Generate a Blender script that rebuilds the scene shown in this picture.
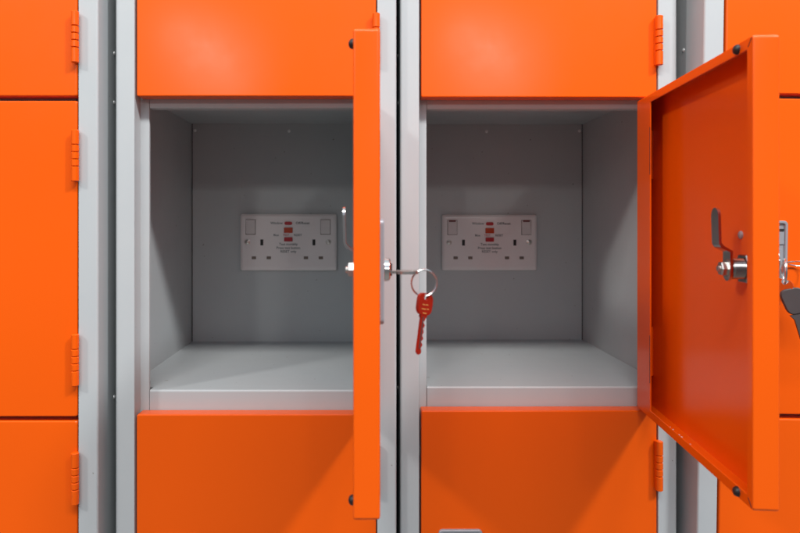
import bpy, bmesh, math, random
from mathutils import Vector, Matrix
random.seed(7)
R = math.radians
MM = 0.001
H = 1.25                      # height of the lens above the floor, metres

scene = bpy.context.scene
for o in list(bpy.data.objects):
    bpy.data.objects.remove(o)

# ------------------------------------------------------------------ camera
cam_data = bpy.data.cameras.new('camera')
cam = bpy.data.objects.new('camera', cam_data)
scene.collection.objects.link(cam)
cam.location = (0, -0.697, H)
cam.rotation_euler = (R(90), 0, 0)
cam_data.sensor_width = 36
cam_data.lens = 29.59
cam_data.shift_x = 0.04375
cam_data.shift_y = -0.0575
cam_data.clip_start = 0.01
cam_data.clip_end = 50
cam_data.dof.use_dof = True
cam_data.dof.focus_distance = 0.72
cam_data.dof.aperture_fstop = 9.0
scene.camera = cam

# ------------------------------------------------------------------ light
world = bpy.data.worlds.new('World')
scene.world = world
world.use_nodes = True
nt = world.node_tree
nt.nodes.clear()
wo = nt.nodes.new('ShaderNodeOutputWorld')
bg = nt.nodes.new('ShaderNodeBackground')
tc = nt.nodes.new('ShaderNodeTexCoord')
sp = nt.nodes.new('ShaderNodeSeparateXYZ')
mr = nt.nodes.new('ShaderNodeMapRange')
mr.inputs['From Min'].default_value = -1.0
mr.inputs['From Max'].default_value = 1.0
cr = nt.nodes.new('ShaderNodeValToRGB')                  # dim floor, mid walls, bright ceiling of the room
el = cr.color_ramp.elements
el[0].position = 0.0; el[0].color = (0.32, 0.30, 0.285, 1)
el[1].position = 1.0; el[1].color = (0.80, 0.90, 1.0, 1)
for p, c in ((0.42, (0.16, 0.16, 0.165)), (0.60, (0.25, 0.27, 0.31)), (0.80, (0.58, 0.68, 0.86))):
    e = el.new(p); e.color = (*c, 1)
nt.links.new(tc.outputs['Generated'], sp.inputs[0])
nt.links.new(sp.outputs['Z'], mr.inputs['Value'])
nt.links.new(mr.outputs[0], cr.inputs['Fac'])
nt.links.new(cr.outputs['Color'], bg.inputs['Color'])
nt.links.new(bg.outputs[0], wo.inputs[0])
bg.inputs['Strength'].default_value = 0.85


def area(name, loc, target, sx, sy, power, color=(1, 1, 1)):
    d = bpy.data.lights.new(name, 'AREA')
    d.shape = 'RECTANGLE'; d.size = sx; d.size_y = sy
    d.energy = power; d.color = color
    o = bpy.data.objects.new(name, d)
    scene.collection.objects.link(o)
    o.location = loc
    dr = Vector(target) - Vector(loc)
    o.rotation_euler = dr.to_track_quat('-Z', 'Y').to_euler()
    return o


area('overhead_lamp', (-2.35, -1.9, H + 1.90), (0.1, 0, H - 0.2), 0.28, 0.28, 34, (1.0, 0.98, 0.95))
area('overhead_lamp', (1.53, -1.45, H + 1.98), (0.1, 0, H - 0.2), 0.24, 0.24, 53, (0.96, 0.98, 1.0))
area('overhead_lamp', (0.10, -1.40, H + 1.90), (0.1, 0, H - 0.2), 1.6, 0.30, 46, (1.0, 0.98, 0.95))  # broad soft fill, added to brighten the shelves evenly
area('overhead_lamp', (-1.45, -4.9, H + 1.38), (0, 0, H), 0.22, 0.22, 10, (1.0, 0.98, 0.95))
area('overhead_lamp', (0.95, -4.9, H + 1.38), (0, 0, H), 0.22, 0.22, 10, (1.0, 0.98, 0.95))

scene.view_settings.view_transform = 'Standard'
scene.view_settings.look = 'None'
scene.view_settings.exposure = 0.04
scene.view_settings.gamma = 1


# ------------------------------------------------------------------ materials
def mat(name, base, rough=0.4, metal=0.0, spec=0.5, coat=0.0, peel=0.0, bow=0.0, dirt=0.0, dirt_col=None,
        specks=False):
    m = bpy.data.materials.new(name)
    m.use_nodes = True
    n = m.node_tree; L = n.links
    b = n.nodes['Principled BSDF']
    b.inputs['Base Color'].default_value = (*base, 1)
    b.inputs['Roughness'].default_value = rough
    b.inputs['Metallic'].default_value = metal
    b.inputs['Specular IOR Level'].default_value = spec
    b.inputs['Coat Weight'].default_value = coat
    b.inputs['Coat Roughness'].default_value = 0.18
    tc = n.nodes.new('ShaderNodeTexCoord')
    last = None
    if bow:
        nz = n.nodes.new('ShaderNodeTexNoise'); nz.inputs['Scale'].default_value = 5.0
        nz.inputs['Detail'].default_value = 0.0
        L.new(tc.outputs['Object'], nz.inputs['Vector'])
        bp = n.nodes.new('ShaderNodeBump'); bp.inputs['Strength'].default_value = 1.0
        bp.inputs['Distance'].default_value = bow
        L.new(nz.outputs['Fac'], bp.inputs['Height'])
        last = bp
    if peel:
        nz = n.nodes.new('ShaderNodeTexNoise'); nz.inputs['Scale'].default_value = 900.0
        nz.inputs['Detail'].default_value = 2.0
        L.new(tc.outputs['Object'], nz.inputs['Vector'])
        bp = n.nodes.new('ShaderNodeBump'); bp.inputs['Strength'].default_value = 1.0
        bp.inputs['Distance'].default_value = peel
        L.new(nz.outputs['Fac'], bp.inputs['Height'])
        if last: L.new(last.outputs[0], bp.inputs['Normal'])
        last = bp
    if last:
        L.new(last.outputs[0], b.inputs['Normal'])
    if dirt:
        nz = n.nodes.new('ShaderNodeTexNoise'); nz.inputs['Scale'].default_value = 14.0
        nz.inputs['Detail'].default_value = 6.0; nz.inputs['Roughness'].default_value = 0.65
        L.new(tc.outputs['Object'], nz.inputs['Vector'])
        rp = n.nodes.new('ShaderNodeMapRange')
        rp.inputs['From Min'].default_value = 0.35; rp.inputs['From Max'].default_value = 0.75
        rp.inputs['To Min'].default_value = 0.0; rp.inputs['To Max'].default_value = dirt
        L.new(nz.outputs['Fac'], rp.inputs['Value'])
        mx = n.nodes.new('ShaderNodeMix'); mx.data_type = 'RGBA'
        mx.inputs['A'].default_value = (*base, 1)
        dc = dirt_col or tuple(c * 0.6 for c in base)
        mx.inputs['B'].default_value = (*dc, 1)
        L.new(rp.outputs[0], mx.inputs['Factor'])
        L.new(mx.outputs['Result'], b.inputs['Base Color'])
        if specks:
            vz = n.nodes.new('ShaderNodeTexNoise'); vz.inputs['Scale'].default_value = 170.0
            vz.inputs['Detail'].default_value = 1.5
            L.new(tc.outputs['Object'], vz.inputs['Vector'])
            vr = n.nodes.new('ShaderNodeMapRange')
            vr.inputs['From Min'].default_value = 0.765; vr.inputs['From Max'].default_value = 0.80
            vr.inputs['To Max'].default_value = 0.7
            L.new(vz.outputs['Fac'], vr.inputs['Value'])
            m2 = n.nodes.new('ShaderNodeMix'); m2.data_type = 'RGBA'
            m2.inputs['B'].default_value = (0.12, 0.09, 0.07, 1)
            L.new(mx.outputs['Result'], m2.inputs['A']); L.new(vr.outputs[0], m2.inputs['Factor'])
            L.new(m2.outputs['Result'], b.inputs['Base Color'])
        r2 = n.nodes.new('ShaderNodeMapRange')
        r2.inputs['To Min'].default_value = rough - 0.05; r2.inputs['To Max'].default_value = rough + 0.09
        L.new(nz.outputs['Fac'], r2.inputs['Value'])
        L.new(r2.outputs[0], b.inputs['Roughness'])
    return m


M = {}
M['orange'] = mat('orange_powder_coat', (0.84, 0.104, 0.002), 0.20, spec=0.32, peel=0.000006, bow=0.006, dirt=0.14,
                  dirt_col=(0.79, 0.090, 0.002))
M['grey'] = mat('light_grey_powder_coat', (0.47, 0.495, 0.498), 0.38, spec=0.5, peel=0.00001, bow=0.0005, dirt=0.35,
                dirt_col=(0.40, 0.435, 0.455), specks=True)
M['plate'] = mat('lock_plate_paint', (0.38, 0.40, 0.43), 0.35, metal=0.3, dirt=0.3)
M['chrome'] = mat('polished_steel', (0.78, 0.77, 0.75), 0.16, metal=1.0, dirt=0.2)
M['steel'] = mat('zinc_plated_steel', (0.62, 0.60, 0.56), 0.28, metal=1.0, dirt=0.4)
M['cam'] = mat('brushed_zinc', (0.66, 0.64, 0.61), 0.18, metal=1.0, dirt=0.3)
M['rivet'] = mat('bright_rivet', (0.85, 0.85, 0.84), 0.3, metal=0.3)
M['barrel'] = mat('dull_steel', (0.36, 0.33, 0.31), 0.22, metal=1.0)
M['rubber'] = mat('black_rubber', (0.018, 0.012, 0.012), 0.45)
M['dark'] = mat('dark_slot', (0.01, 0.01, 0.01), 0.6)
M['white'] = mat('white_plastic', (0.78, 0.73, 0.72), 0.22, dirt=0.15, dirt_col=(0.66, 0.60, 0.58))
M['rocker'] = mat('white_rocker_plastic', (0.66, 0.61, 0.60), 0.45)
M['shutter'] = mat('socket_shutter', (0.16, 0.12, 0.10), 0.5)
M['redtxt'] = mat('red_print', (0.45, 0.03, 0.03), 0.4)
M['redbtn'] = mat('red_button', (0.42, 0.012, 0.02), 0.3)
M['darkred'] = mat('dark_red_paint', (0.14, 0.012, 0.012), 0.4)
M['ambbtn'] = mat('amber_red_window', (0.48, 0.05, 0.012), 0.25)
M['ink'] = mat('grey_print', (0.06, 0.09, 0.09), 0.5)
M['redkey'] = mat('key_orange_reflection', (0.42, 0.03, 0.015), 0.28, metal=0.5, dirt=0.3)  # red base colour stands in for the orange reflected in the metal key
M['gold'] = mat('gold_letter_glint', (0.75, 0.42, 0.12), 0.35, metal=0.4)
M['black'] = mat('black_plastic', (0.045, 0.038, 0.038), 0.42, dirt=0.4, dirt_col=(0.10, 0.08, 0.08))
M['wall'] = mat('dark_wall_paint', (0.05, 0.05, 0.055), 0.7, dirt=0.3)
M['chip'] = mat('bare_metal_chip', (0.62, 0.60, 0.56), 0.5)


# ------------------------------------------------------------------ mesh helpers (millimetres)
class MB:
    def __init__(s):
        s.bm = bmesh.new()

    def box(s, x0, x1, y0, y1, z0, z1, bev=0.0, seg=2):
        c = Matrix.Translation(((x0 + x1) / 2, (y0 + y1) / 2, (z0 + z1) / 2)) @ Matrix.Diagonal((x1 - x0, y1 - y0, z1 - z0, 1))
        r = bmesh.ops.create_cube(s.bm, size=1, matrix=c)
        if bev:
            es = list({e for v in r['verts'] for e in v.link_edges})
            bmesh.ops.bevel(s.bm, geom=es, offset=bev, segments=seg, profile=0.5, affect='EDGES')
        return s

    def prism(s, pts, a0, a1, axis='z'):
        """closed 2-D outline extruded along an axis; pts are (x,y) for z, (y,z) for x, (x,z) for y"""
        def P(p, a):
            return {'z': (p[0], p[1], a), 'x': (a, p[0], p[1]), 'y': (p[0], a, p[1])}[axis]
        v0 = [s.bm.verts.new(P(p, a0)) for p in pts]
        v1 = [s.bm.verts.new(P(p, a1)) for p in pts]
        n = len(pts)
        for i in range(n):
            s.bm.faces.new((v0[i], v0[(i + 1) % n], v1[(i + 1) % n], v1[i]))
        s.bm.faces.new(v0); s.bm.faces.new(v1[::-1])
        return s

    def lathe(s, prof, n=24, mtx=None):
        """profile of (radius, h) round the -Y axis (h grows towards -Y)"""
        rings = []
        mtx = mtx or Matrix.Identity(4)
        for r, h in prof:
            if r < 1e-6:
                rings.append([s.bm.verts.new(mtx @ Vector((0, -h, 0)))])
            else:
                rings.append([s.bm.verts.new(mtx @ Vector((r * math.cos(2 * math.pi * i / n), -h, r * math.sin(2 * math.pi * i / n)))) for i in range(n)])
        for a, b in zip(rings, rings[1:]):
            for i in range(n):
                j = (i + 1) % n
                if len(a) == 1 and len(b) == 1: continue
                if len(a) == 1: s.bm.faces.new((a[0], b[i], b[j]))
                elif len(b) == 1: s.bm.faces.new((a[i], b[0], a[j]))
                else: s.bm.faces.new((a[i], b[i], b[j], a[j]))
        return s

    def torus(s, R0, r0, mtx, n=40, k=10, a0=0, a1=2 * math.pi):
        full = abs(a1 - a0 - 2 * math.pi) < 1e-6
        rings = []
        m = n if full else n + 1
        for i in range(m):
            a = a0 + (a1 - a0) * i / n
            c = Vector((math.cos(a) * R0, 0, math.sin(a) * R0)); d = c.normalized()
            rings.append([s.bm.verts.new(mtx @ (c + d * r0 * math.cos(2 * math.pi * j / k) + Vector((0, 1, 0)) * r0 * math.sin(2 * math.pi * j / k))) for j in range(k)])
        for i in range(n):
            A = rings[i]; B = rings[(i + 1) % m]
            for j in range(k):
                s.bm.faces.new((A[j], B[j], B[(j + 1) % k], A[(j + 1) % k]))
        if not full:
            s.bm.faces.new(rings[0]); s.bm.faces.new(rings[-1][::-1])
        return s

    def build(s, name, material, parent=None, smooth=35, mtx=None, loc=None):
        if mtx: s.bm.transform(mtx)
        bmesh.ops.recalc_face_normals(s.bm, faces=s.bm.faces)
        bmesh.ops.scale(s.bm, vec=(MM, MM, MM), verts=s.bm.verts)
        me = bpy.data.meshes.new(name)
        s.bm.to_mesh(me); s.bm.free()
        me.materials.append(material)
        for p in me.polygons: p.use_smooth = True
        me.set_sharp_from_angle(angle=R(smooth))
        o = bpy.data.objects.new(name, me)
        scene.collection.objects.link(o)
        wn = o.modifiers.new('weighted_normal', 'WEIGHTED_NORMAL'); wn.weight = 100; wn.keep_sharp = True
        if parent: o.parent = parent
        if loc: o.location = [c * MM for c in loc]
        return o


def empty(name, loc, label=None, cat=None, group=None, parent=None):
    o = bpy.data.objects.new(name, None)
    o.empty_display_size = 0.02
    scene.collection.objects.link(o)
    o.location = loc
    if parent: o.parent = parent
    if label: o['label'] = label; o['category'] = cat
    if group: o['group'] = group
    return o


def copy_tree(o, parent=None):
    c = o.copy(); scene.collection.objects.link(c)
    if parent:
        c.parent = parent
    for ch in [x for x in scene.objects if x.parent == o]:
        copy_tree(ch, c)
    return c


def rrect(x0, x1, z0, z1, r, n=4):
    pts = []
    for cx, cz, a in ((x1 - r, z1 - r, 0), (x0 + r, z1 - r, 90), (x0 + r, z0 + r, 180), (x1 - r, z0 + r, 270)):
        for i in range(n + 1):
            t = R(a + 90 * i / n)
            pts.append((cx + r * math.cos(t), cz + r * math.sin(t)))
    return pts


def rings_mesh(mb, rings, cap0=True, cap1=True):
    """rings: list of (pts2d, y); consecutive rings are bridged"""
    vs = [[mb.bm.verts.new((p[0], y, p[1])) for p in pts] for pts, y in rings]
    for a, b in zip(vs, vs[1:]):
        n = len(a)
        for i in range(n):
            mb.bm.faces.new((a[i], a[(i + 1) % n], b[(i + 1) % n], b[i]))
    if cap0: mb.bm.faces.new(vs[0])
    if cap1: mb.bm.faces.new(vs[-1][::-1])
    return mb


# ------------------------------------------------------------------ the setting: dark wall behind the lockers
w = MB().box(-2200, 2200, 330, 430, -1250, 1300).build('wall', M['wall'])
w.location = (0, 0, H)
w['kind'] = 'structure'

# ------------------------------------------------------------------ locker dimensions
W = 298.0; HW = W / 2
PITCH = 332.4; DH = 327.8; DW = 254.0; T = 18.0
DEPTH = 305.0
ZC = -37.0                       # height of the middle doors' centre against the lens
ZTOP = 131.4 + DH + 22           # top of the built carcass
ZBOT = ZC - PITCH - DH / 2 - 30
PIV = HW - 20.3 - 1.2            # door hinge edge (local x), pivot lies 5 mm in front of it
SHELVES = [-184.3 - PITCH, -184.3, 148.1, 148.1 + PITCH]


def make_carcass(root, zb):
    def dz(z): return z - zb
    mb = MB()
    half = [(0, DEPTH), (0, 2.2), (0.3, 1.2), (1.2, 0.3), (2.2, 0), (19.4, 0), (20.1, 0.25), (20.4, 1.0), (20.4, 18.0), (20.7, 18.6),
            (29.2, 18.6), (29.8, 18.9), (30, 19.6), (30, 22), (29, 22), (29, 19.8), (1, 19.8), (1, DEPTH)]
    for sgn in (-1, 1):
        pts = [(sgn * (HW - x) * 1.0, y) for x, y in half]
        mb.prism(pts, dz(ZBOT), dz(ZTOP), 'z')
    # head and foot rails
    mb.box(-HW + 20.6, HW - 20.6, 0.2, 18, dz(ZTOP - 21), dz(ZTOP - .3), 0.6)
    mb.box(-HW + 20.6, HW - 20.6, 0.2, 18, dz(ZBOT + .3), dz(ZBOT + 28), 0.6)
    mb.box(-HW + 1.05, HW - 1.05, 20, DEPTH - 1.2, dz(ZTOP - 2), dz(ZTOP - .5))
    mb.box(-HW + 1.05, HW - 1.05, 20, DEPTH - 1.2, dz(ZBOT + .5), dz(ZBOT + 2))
    mb.build('body', M['grey'], root)
    MB().box(-HW + 2.4, HW - 2.4, DEPTH - 1.1, DEPTH - 0.1, dz(ZBOT + .4), dz(ZTOP - .4)).build('back_panel', M['grey'], root)
    for zs in SHELVES[:3]:
        s = MB()
        prof = [(DEPTH - 1.3, 0), (21.0, 0), (19.8, -0.25), (18.9, -1.1), (18.6, -2.3), (18.6, -24.2), (18.9, -25.2), (19.6, -25.8), (20.6, -26), (31, -26),
                (31, -25), (20.7, -25), (19.8, -24.3), (19.8, -2.4), (20.4, -1.4), (21.4, -1.1), (DEPTH - 1.3, -1.1)]
        s.prism([(y, z + dz(zs)) for y, z in prof], -HW + 30.5, HW - 30.5, 'x')
        s.box(-HW + 1.15, -HW + 30.45, 32, DEPTH - 1.3, dz(zs) - 1.1, dz(zs))
        s.box(HW - 30.45, HW - 1.15, 32, DEPTH - 1.3, dz(zs) - 1.1, dz(zs))
        s.build('shelf', M['grey'], root)
    # rivets that fix the shelves, inside at the back and on the outer sides
    dome = [(2.4, -0.3), (2.3, 0.5), (1.6, 1.2), (0.7, 1.5), (0, 1.6)]
    for x, z in ((0, 136), (HW - 6, 137), (-HW + 6, 137)):
        r = MB().lathe(dome, 14).build('rivet', M['rivet'], root)
        r.location = (x * MM, (DEPTH - 1.2) * MM, dz(z) * MM)
    for sgn in (-1, 1):
        for z in (187, 133, -192):
            r = MB().lathe([(2.2, -0.2), (2.0, .6), (1.2, 1.2), (0, 1.4)], 12).build('rivet', M['rivet'], root)
            r.rotation_euler = (0, 0, R(90) if sgn > 0 else R(-90))
            r.location = (sgn * HW * MM, 44 * MM, dz(z) * MM)


def make_door(root, zc, zb):
    """door hung on its pivot; local origin = hinge line at the door's mid height"""
    d = MB()
    f = 5.0

    def ring(l, r, b, t, rad, y):
        return (rrect(-DW + l, 0 - r, -DH / 2 + b, DH / 2 - t, rad), y)

    def u(i, rad, y): return ring(i, i, i, i, rad, y)
    rings = [u(1.8, 1.2, f), u(0.9, 1.6, f + 0.25), u(0.25, 2.0, f + 0.9), u(0, 2.2, f + 1.8), u(0, 2.2, f + T - 1.4), u(0.4, 1.9, f + T - 0.4), u(1.3, 1.4, f + T),
             ring(8, 42, 8, 8, 1.0, f + T), ring(8.4, 42.4, 8.4, 8.4, 1.0, f + T - .4), ring(8.4, 42.4, 8.4, 8.4, 1.0, f + T - 1.2), ring(1.3, 1.3, 1.3, 1.3, 1.0, f + T - 1.4), ring(1.2, 1.2, 1.2, 1.2, 1.0, f + 1.3)]
    rings_mesh(d, rings)
    door = d.build('door', M['orange'], root, smooth=28)
    door.location = (PIV * MM, -5 * MM, (zc - zb) * MM)
    # hinges
    for hz in (DH / 2 - 57.5, -DH / 2 + 60.0):
        h = MB()
        L = 53.0
        cuts = [0, .30, .345, .63, .675, 1.0]
        z0 = hz - L / 2
        for a, b in ((0.0, .285), (.295, .425), (.435, .565), (.575, .705), (.715, 1.0)):
            c = MB.lathe(h, [(0, 0), (3.2, 0), (3.9, .6), (3.9, (b - a) * L - .6), (3.2, (b - a) * L), (0, (b - a) * L)], 18,
                         Matrix.Translation((0, 0, z0 + a * L)) @ Matrix.Rotation(R(-90), 4, 'X'))
        h.box(-0.25, 0.85, 0, 20, z0 + 0.5, z0 + L - .5, 0.2)
        h.box(-3.4, 0.85, 1.5, 4.9, z0 + 1, z0 + L - 1, 0.4)
        h.build('hinge', M['orange'], door)
        s = MB().box(-42.2, -41.2, f + T - .6, f + T + .2, hz - 24, hz + 24, .2)
        s.build('hinge_slot', M['dark'], door)
    # lock plate with a raised rim, a finger recess and the lock cylinder
    px = -212.0
    p = MB()
    x0, x1 = px - 23.5, px + 23.5
    rings_mesh(p, [(rrect(x0, x1, -37, 37, 4), f - .0), (rrect(x0, x1, -37, 37, 4), f - 2.6), (rrect(x0 + .6, x1 - .6, -36.4, 36.4, 3.6), f - 3.4),
                   (rrect(x0 + 2.4, x1 - 2.4, -34.6, 34.6, 2.4), f - 3.4), (rrect(x0 + 3.0, x1 - 3.0, -34, 34, 2.0), f - 2.8), (rrect(x0 + 3.2, x1 - 3.2, -33.8, 33.8, 2.0), f - 1.4)])
    p.box(x0 + 3.4, x1 - 3.4, f - 2.4, f - 1.0, 12.6, 27, .3)
    p.build('lock_plate', M['plate'], door)
    s = MB().box(x0 + 4, x1 - 4, f - 3.0, f - 1.2, 26.2, 28.6, .2).build('plate_slot', M['dark'], door)
    c = MB().lathe([(10.5, 0), (10.5, 2.2), (9.8, 3.0), (8.6, 3.2), (8.4, 6.6), (7.4, 7.6), (0, 7.6)], 32)
    c.build('lock_cylinder', M['chrome'], door, loc=(px, f - 1.2, 0))
    MB().box(-1, 1, -9.3, -7.4, -4.5, 4.5, .15).build('keyhole', M['dark'], door, loc=(px, f - .9, 0))
    # back of the lock: threaded barrel with its nut, cranked cam and bolt
    b = MB()
    zf = f + 1.3
    prof = [(0, 0), (7.4, 0)]
    h = 0.0
    while h < 12:
        prof += [(7.4, h), (7.9, h + .7), (7.4, h + 1.4)]; h += 1.4
    prof += [(6.6, 13.6), (0, 13.6)]
    b.lathe(prof, 28, Matrix.Rotation(math.pi, 4, 'Z'))
    b.lathe([(0, 0.2), (11.6, 0.2), (12.0, 1.0), (12.0, 4.2), (11.4, 5.0), (0, 5.0)], 6, Matrix.Rotation(math.pi, 4, 'Z'))
    b.build('lock_barrel', M['barrel'], door, loc=(px, zf, 0), smooth=25)
    cm = MB()
    t = 1.9; hw = 6.2
    # side profile (y,z) swept over the width, then a rounded tip
    side = [(14.0, -3), (14.0, 13.5), (20.0, 17.0), (22.0, 19.5), (22.6, 39.5), (22.6 + t, 39.5), (22.0 + t, 18.6), (20.4 + t, 15.8), (14.0 + t, 12.4), (14.0 + t, -3)]
    cm.prism(side, -hw, hw, 'x')
    for (yy, zz, up) in ((22.6, 39.5, 1), (14.0, -3, -1)):
        pts = [(hw * math.cos(a), zz + up * hw * math.sin(a)) for a in [math.pi * i / 12 for i in range(13)]]
        cm.prism(pts, yy, yy + t, 'y')
    bmesh.ops.remove_doubles(cm.bm, verts=cm.bm.verts, dist=0.01)
    cm.build('lock_cam', M['cam'], door, loc=(px, zf, 0))
    nb = MB()
    nb.lathe([(0, 15.4), (7.2, 15.4), (7.2, 16.4), (0, 16.4)], 24, Matrix.Rotation(math.pi, 4, 'Z'))
    nb.lathe([(0, 16.4), (5.6, 16.4), (5.6, 20.0), (4.9, 20.8), (0, 20.8)], 6, Matrix.Rotation(math.pi, 4, 'Z'))
    nb.lathe([(0, 20.8), (2.4, 20.8), (2.2, 22.4), (0, 22.8)], 14, Matrix.Rotation(math.pi, 4, 'Z'))
    nb.build('cam_bolt', M['steel'], door, loc=(px, zf, 0), smooth=25)
    for sz in (25,):
        MB().lathe([(3.2, 0), (3.0, 1.0), (2.2, 1.6), (0, 1.8)], 16, Matrix.Rotation(math.pi, 4, 'Z')).build('screw', M['plate'], door, loc=(px + 12, zf, sz))
    # rubber buffers on the inner lips near the free edge
    for sz in (DH / 2 - 4.6, -DH / 2 + 4.6):
        MB().lathe([(3.7, -.2), (3.6, 1.2), (2.8, 2.6), (1.4, 3.3), (0, 3.5)], 18, Matrix.Rotation(math.pi, 4, 'Z')).build('rubber_buffer', M['rubber'], door, loc=(-232, f + T, sz))
    return door


def make_locker(x, y, dzc, label, tilt=0.0):
    zb = ZBOT
    root = empty('locker', (x * MM, y * MM, H + (zb + dzc) * MM), label, 'locker', 'lockers standing side by side in a row')
    make_carcass(root, zb)
    make_door(root, ZC, zb)
    return root


zb = ZBOT
spots = [
    (-115.7, 0, 0.0, 0, 'grey locker whose open orange door is seen edge-on, a red key hanging from it'),
    (-426.0, -15, -2.6, 0, 'leftmost grey locker with every orange door shut'),
    (187.0, 11, 0.9, 0, 'grey locker right of centre whose open orange door shows its inside and lock cam'),
    (497.5, -15, -1.2, 0.82, 'rightmost grey locker, slightly tilted, partly hidden behind an open orange door'),
]
proto = None
lockers = []
for i, (x, y, dzc, tilt, label) in enumerate(spots):
    if i == 0:
        proto = make_locker(x, y, dzc, label)
        first = [c for c in scene.objects if c.parent == proto and c.name.startswith('door')][0]
        for k in (1, -1):
            c = copy_tree(first, proto)
            c.location.z += k * PITCH * MM
        lk = proto
    else:
        lk = copy_tree(proto)
        lk['label'] = label
        lk.location = (x * MM, y * MM, H + (zb + dzc) * MM)
    if tilt:
        # turn about the middle of the locker
        a = R(tilt); hh = (ZC - zb) * MM
        lk.rotation_euler = (0, a, 0)
        lk.location = (x * MM - hh * math.sin(a), y * MM, H + (ZC + dzc) * MM - hh * math.cos(a))
    lockers.append(lk)


def doors_of(lk):
    ds = [c for c in scene.objects if c.parent == lk and c.name.split('.')[0] == 'door']
    return sorted(ds, key=lambda d: -d.location.z)


for lk in lockers:
    for d in doors_of(lk):
        # tiny fit differences between the doors
        d.rotation_euler = (R(random.uniform(-.05, .05)), 0, R(random.uniform(0.0, .25)))
d2 = doors_of(lockers[0])[1]
d3 = doors_of(lockers[2])[1]
d2.rotation_euler = (0, R(0.33), R(90.75)); d2['label'] = 'open orange door seen edge-on'
d3.rotation_euler = (0, 0, R(84.4)); d3['label'] = 'open orange door showing its inner side'

for d in (d2, d3):          # outer hinge edge stretched towards the frame, added only to block a light streak
    d.data = d.data.copy()
    for v in d.data.vertices:
        if v.co.x > -0.003 and v.co.y < 0.010: v.co.x += 0.0125

# paint chips along the lower lip of the open right door
for cx in (-96, -103, -118, -124, -143):
    c = MB()
    n = 6; rr = random.uniform(.7, 1.5)
    pts = [(cx + rr * random.uniform(.6, 1.3) * math.cos(2 * math.pi * i / n), 22.2 + .55 * random.uniform(.6, 1.2) * math.sin(2 * math.pi * i / n)) for i in range(n)]
    c.prism(pts, -DH / 2 + 8.3, -DH / 2 + 8.75, 'z')
    c.build('paint_chip', M['chip'], d3)


# open mitre slits of the folded lips at the free corners
for sz in (1, -1):
    c = MB().box(-3.6, 3.6, -.12, .14, -.45, .45, .05)
    o = c.build('corner_slit', M['dark'], d3)
    o.location = ((-DW + 4.2) * MM, (5 + T) * MM, sz * (DH / 2 - 4.2) * MM)
    o.rotation_euler = (0, R(45 * sz), 0)

# ------------------------------------------------------------------ power sockets on the back panels
def text_part(body, size, x, z, material, parent, y=-9.15, align='CENTER'):
    cu = bpy.data.curves.new('printed_text', 'FONT')
    cu.body = body; cu.size = size; cu.align_x = align; cu.align_y = 'CENTER'
    cu.extrude = 0.04; cu.resolution_u = 2; cu.offset = 0.06
    to = bpy.data.objects.new('tmp', cu); scene.collection.objects.link(to)
    dg = bpy.context.evaluated_depsgraph_get()
    me = bpy.data.meshes.new_from_object(to.evaluated_get(dg))
    bpy.data.objects.remove(to); bpy.data.curves.remove(cu)
    me.transform(Matrix.Translation((x * MM, y * MM, z * MM)) @ Matrix.Rotation(R(90), 4, 'X') @ Matrix.Scale(MM, 4))
    me.materials.clear(); me.materials.append(material)
    o = bpy.data.objects.new('printed_text', me); scene.collection.objects.link(o)
    o.parent = parent
    return o


def make_socket(loc, label):
    root = empty('power_socket', loc, label, 'power socket', 'double power sockets inside the open lockers')
    p = MB()
    rings_mesh(p, [(rrect(-73, 73, -43, 43, 3), 0), (rrect(-73, 73, -43, 43, 3), -5), (rrect(-72.6, 72.6, -42.6, 42.6, 3), -6.6), (rrect(-70.5, 70.5, -40.5, 40.5, 2.6), -8.4), (rrect(-67.5, 67.5, -37.5, 37.5, 2.4), -9.0)])
    p.build('face_plate', M['white'], root)
    return root


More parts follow.
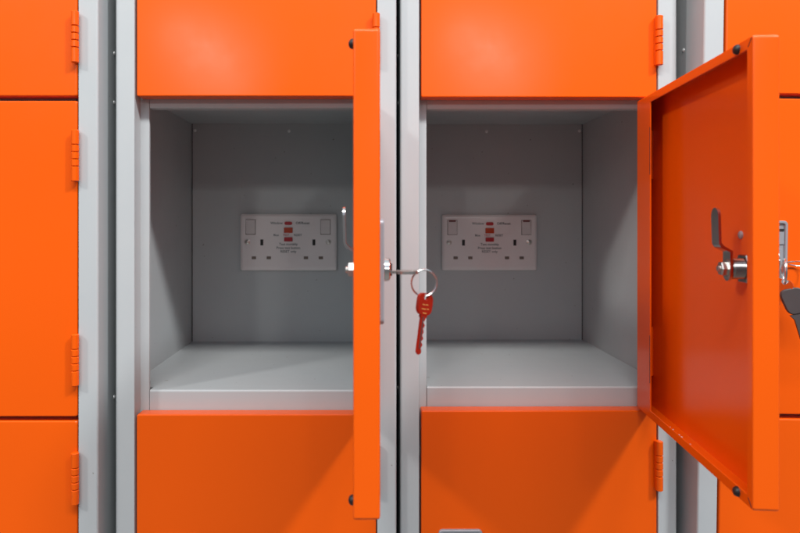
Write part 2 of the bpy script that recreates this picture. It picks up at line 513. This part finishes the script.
def finish_socket(root, on):
    for sx in (-1, 1):
        cx = -57.0 if sx < 0 else 56.0
        fr = MB().box(cx - 7.6, cx + 7.6, -9.25, -8, 11.5, 34.5, .3).build('switch_surround', M['shutter'], root)
        sw = MB()
        # rocker: pressed in at the top or at the bottom
        ft, fb = ((-11.8, -9.5) if not on else (-9.6, -12.0))
        pts = [(-8.5, 12.2), (fb, 12.2), (-10.0, 23), (ft, 33.9), (-8.5, 33.9)]
        sw.prism(pts, cx - 6.9, cx + 6.9, 'x')
        bmesh.ops.bevel(sw.bm, geom=list(sw.bm.edges), offset=.35, segments=2, affect='EDGES')
        s = sw.build('rocker_switch', M['rocker'], root, smooth=25)
        if on:
            MB().box(cx - 5.2, cx + 5.2, -10.2, -9.2, 31.6, 34.2, .2).build('red_marking', M['darkred'], root)
        # pin holes
        ex = -40.0 if sx < 0 else 38.5
        MB().box(ex - 2.3, ex + 2.3, -9.1, -7, -4.6, 4.6, .3).build('earth_slot', M['dark'], root)
        for lx in (-12, 10.5):
            MB().box(ex + lx - 3.4, ex + lx + 3.4, -9.1, -7, -25.5, -21.0, .3).build('pin_slot', M['shutter'], root)
        scx = -62.0 if sx < 0 else 60.5
        sc = MB().lathe([(4.3, -.2), (4.3, .25), (3.5, .5), (3.3, .1), (2.9, .1), (1.8, .75), (0, .95)], 24)
        sc.build('screw', M['steel'], root, loc=(scx, -9, 0.5))
    MB().prism(rrect(-5.8, 5.8, 26.3, 31.3, 2.4), -10.2, -8, 'y').build('indicator', M['redbtn'], root)
    MB().box(-6.6, 6.6, -10.8, -8, 14.2, 22.4, .8).build('test_button', M['ambbtn'], root)
    MB().box(-6.4, 6.4, -10.8, -8, 1.4, 7.8, .8).build('reset_button', M['redbtn'], root)
    text_part('Window', 5.2, -17.8, 29.0, M['ink'], root)
    text_part('Off/Reset', 5.4, 21.5, 29.0, M['ink'], root)
    text_part('Blue', 4.6, -18.5, 10.9, M['ink'], root)
    text_part('TEST', 4.4, -3.5, 10.9, M['redtxt'], root)
    text_part('RESET', 4.6, 14.5, 10.9, M['ink'], root)
    text_part('Test monthly', 5.2, 0, -2.8, M['ink'], root)
    text_part('Press test button', 5.2, 0, -8.4, M['ink'], root)
    text_part('RESET only', 5.2, 0, -13.8, M['ink'], root)


s1 = make_socket((-115.6 * MM, (DEPTH - 1.2) * MM, H - 33.0 * MM), 'white double socket inside the left open locker, its two switches showing no red')
finish_socket(s1, False)
s2 = make_socket((190.5 * MM, (13 + DEPTH - 1.2) * MM, H - 33.8 * MM), 'white double socket inside the right open locker, both switches showing a dark red line')
finish_socket(s2, True)


# ------------------------------------------------------------------ keys
def key_mesh(bow_r, blade, thick, hole=2.6, bw=6.2):
    """flat key in the XZ plane, hole near the origin, blade pointing down"""
    mb = MB()
    n = 28
    out, inn = [], []
    cz = -bow_r + 3.4
    for i in range(n):
        a = 2 * math.pi * i / n
        k = 1.0 + 0.07 * math.cos(4 * a + math.pi)
        out.append((bow_r * k * math.cos(a), cz + bow_r * .92 * k * math.sin(a)))
        inn.append((hole * math.cos(a), hole * math.sin(a) - .6))
    for y0 in (0,):
        vo0 = [mb.bm.verts.new((x, -thick / 2, z)) for x, z in out]; vo1 = [mb.bm.verts.new((x, thick / 2, z)) for x, z in out]
        vi0 = [mb.bm.verts.new((x, -thick / 2, z)) for x, z in inn]; vi1 = [mb.bm.verts.new((x, thick / 2, z)) for x, z in inn]
        for i in range(n):
            j = (i + 1) % n
            mb.bm.faces.new((vo0[i], vo0[j], vi0[j], vi0[i])); mb.bm.faces.new((vo1[j], vo1[i], vi1[i], vi1[j]))
            mb.bm.faces.new((vo0[j], vo0[i], vo1[i], vo1[j])); mb.bm.faces.new((vi0[i], vi0[j], vi1[j], vi1[i]))
    top = cz - bow_r * .8
    h = bw / 2
    pts = [(-h - 1, top + 1), (-h - 1, top - 2), (-h, top - 2.6), (-h, top - blade + 2), (-h + 2.2, top - blade), (h - 1, top - blade + 1)]
    z = top - blade + 2.5
    k = 0
    while z < top - 4:
        pts.append((h - (1.9 if k % 2 else .2) - (.5 if k % 3 == 0 else 0), z)); z += 2.3; k += 1
    pts += [(h, top - 2.6), (h + 1, top - 2), (h + 1, top + 1)]
    mb.prism(pts, -thick * .42, thick * .42, 'y')
    return mb


def E(x, y, z): return (x * MM, y * MM, H + z * MM)


# bunch in the left open door: one key in the lock, a split ring and a red key hanging
kr = empty('key_ring', E(43, -219, -45.5), 'steel ring with a red key hanging from the lock of the edge-on door', 'key ring')
MB().torus(9.6, .62, Matrix.Rotation(R(12), 4, 'Z')).torus(9.6, .62, Matrix.Translation((0, 1.2, .2)) @ Matrix.Rotation(R(14), 4, 'Z')).build('split_ring', M['chrome'], kr)
k1 = key_mesh(9.5, 24, 2.0, 2.8).build('key', M['steel'], kr)
k1['label'] = 'steel key pushed into the lock'
# blade points to -x (into the lock), bow lies flat
k1.rotation_euler = Matrix(((0, 0, 1), (1, 0, 0), (0, 1, 0))).to_euler()
k1.location = (-6.6 * MM, 0, 8.0 * MM)
k2 = key_mesh(9.2, 29, 2.2, 2.6, 5.4).build('key', M['redkey'], kr)
k2['label'] = 'hanging red key'
k2.rotation_euler = (R(0), R(12), R(48)); k2.location = (1.0 * MM, 0, -9.4 * MM)
for x0, x1, zz in ((-3.6, -.6, -6.2), (.4, 3.2, -6.0), (-4.2, 1.0, -9.3), (2.2, 4.4, -9.0), (-2.2, 2.0, -12.2)):
    MB().box(x0, x1, -1.3, -1.05, zz - .55, zz + .1, .08).build('letter_glint', M['gold'], k2)  # gold flecks for the lettering, with speckled highlights painted in
MB().box(-1.4, -.4, -1.25, -.85, -38, -15, .1).build('blade_groove', M['black'], k2)

# bunch in the lock of the rightmost locker: ring and key with a black head
kb = empty('key_ring', E(424, -32, -52), 'steel key ring with a black-headed key in the lock of the rightmost locker', 'key ring')
MB().torus(13, .8, Matrix.Rotation(R(62), 4, 'Z')).torus(13, .8, Matrix.Translation((1, 1.5, .4)) @ Matrix.Rotation(R(66), 4, 'Z')).build('split_ring', M['chrome'], kb)
MB().torus(14, .7, Matrix.Translation((20, 1, 8)) @ Matrix.Rotation(R(8), 4, 'Y') @ Matrix.Rotation(R(80), 4, 'X')).build('split_ring', M['chrome'], kb)
k3 = key_mesh(10.5, 24, 2.2, 3.0).build('key', M['steel'], kb)
k3['label'] = 'steel key pushed into the lock'
k3.rotation_euler = Matrix(((0, 1, 0), (0, 0, -1), (-1, 0, 0))).to_euler()
k3.location = (-9 * MM, -4 * MM, 11 * MM)
k4 = key_mesh(10, 26, 2.0).build('key', M['chrome'], kb)
k4.rotation_euler = (0, R(14), R(-50)); k4.location = (-2 * MM, -3 * MM, -9 * MM)
k5 = empty('black_key', (0, 0, 0), parent=kb)
k5m = MB()
rings_mesh(k5m, [([(x * (1 + z * .012), z) for x, z in rrect(-10, 10, -23, 1, 6)], -2.4), ([(x * (1 + z * .012), z) for x, z in rrect(-11, 11, -24, 2, 7)], -1.5), ([(x * (1 + z * .012), z) for x, z in rrect(-11, 11, -24, 2, 7)], 1.5), ([(x * (1 + z * .012), z) for x, z in rrect(-10, 10, -23, 1, 6)], 2.4)])
k5m.prism([(-7, -24), (-4, -29), (-4, -52), (0, -56), (3.6, -52), (3.6, -29), (7, -24)], -1.5, 1.5, 'y')
bpy.data.objects.remove(k5)
k5 = k5m.build('key', M['black'], kb)
k5['label'] = 'key with a black plastic head'
k5.rotation_euler = (R(-4), R(-14), R(-14)); k5.location = (1.5 * MM, -7 * MM, -18 * MM)
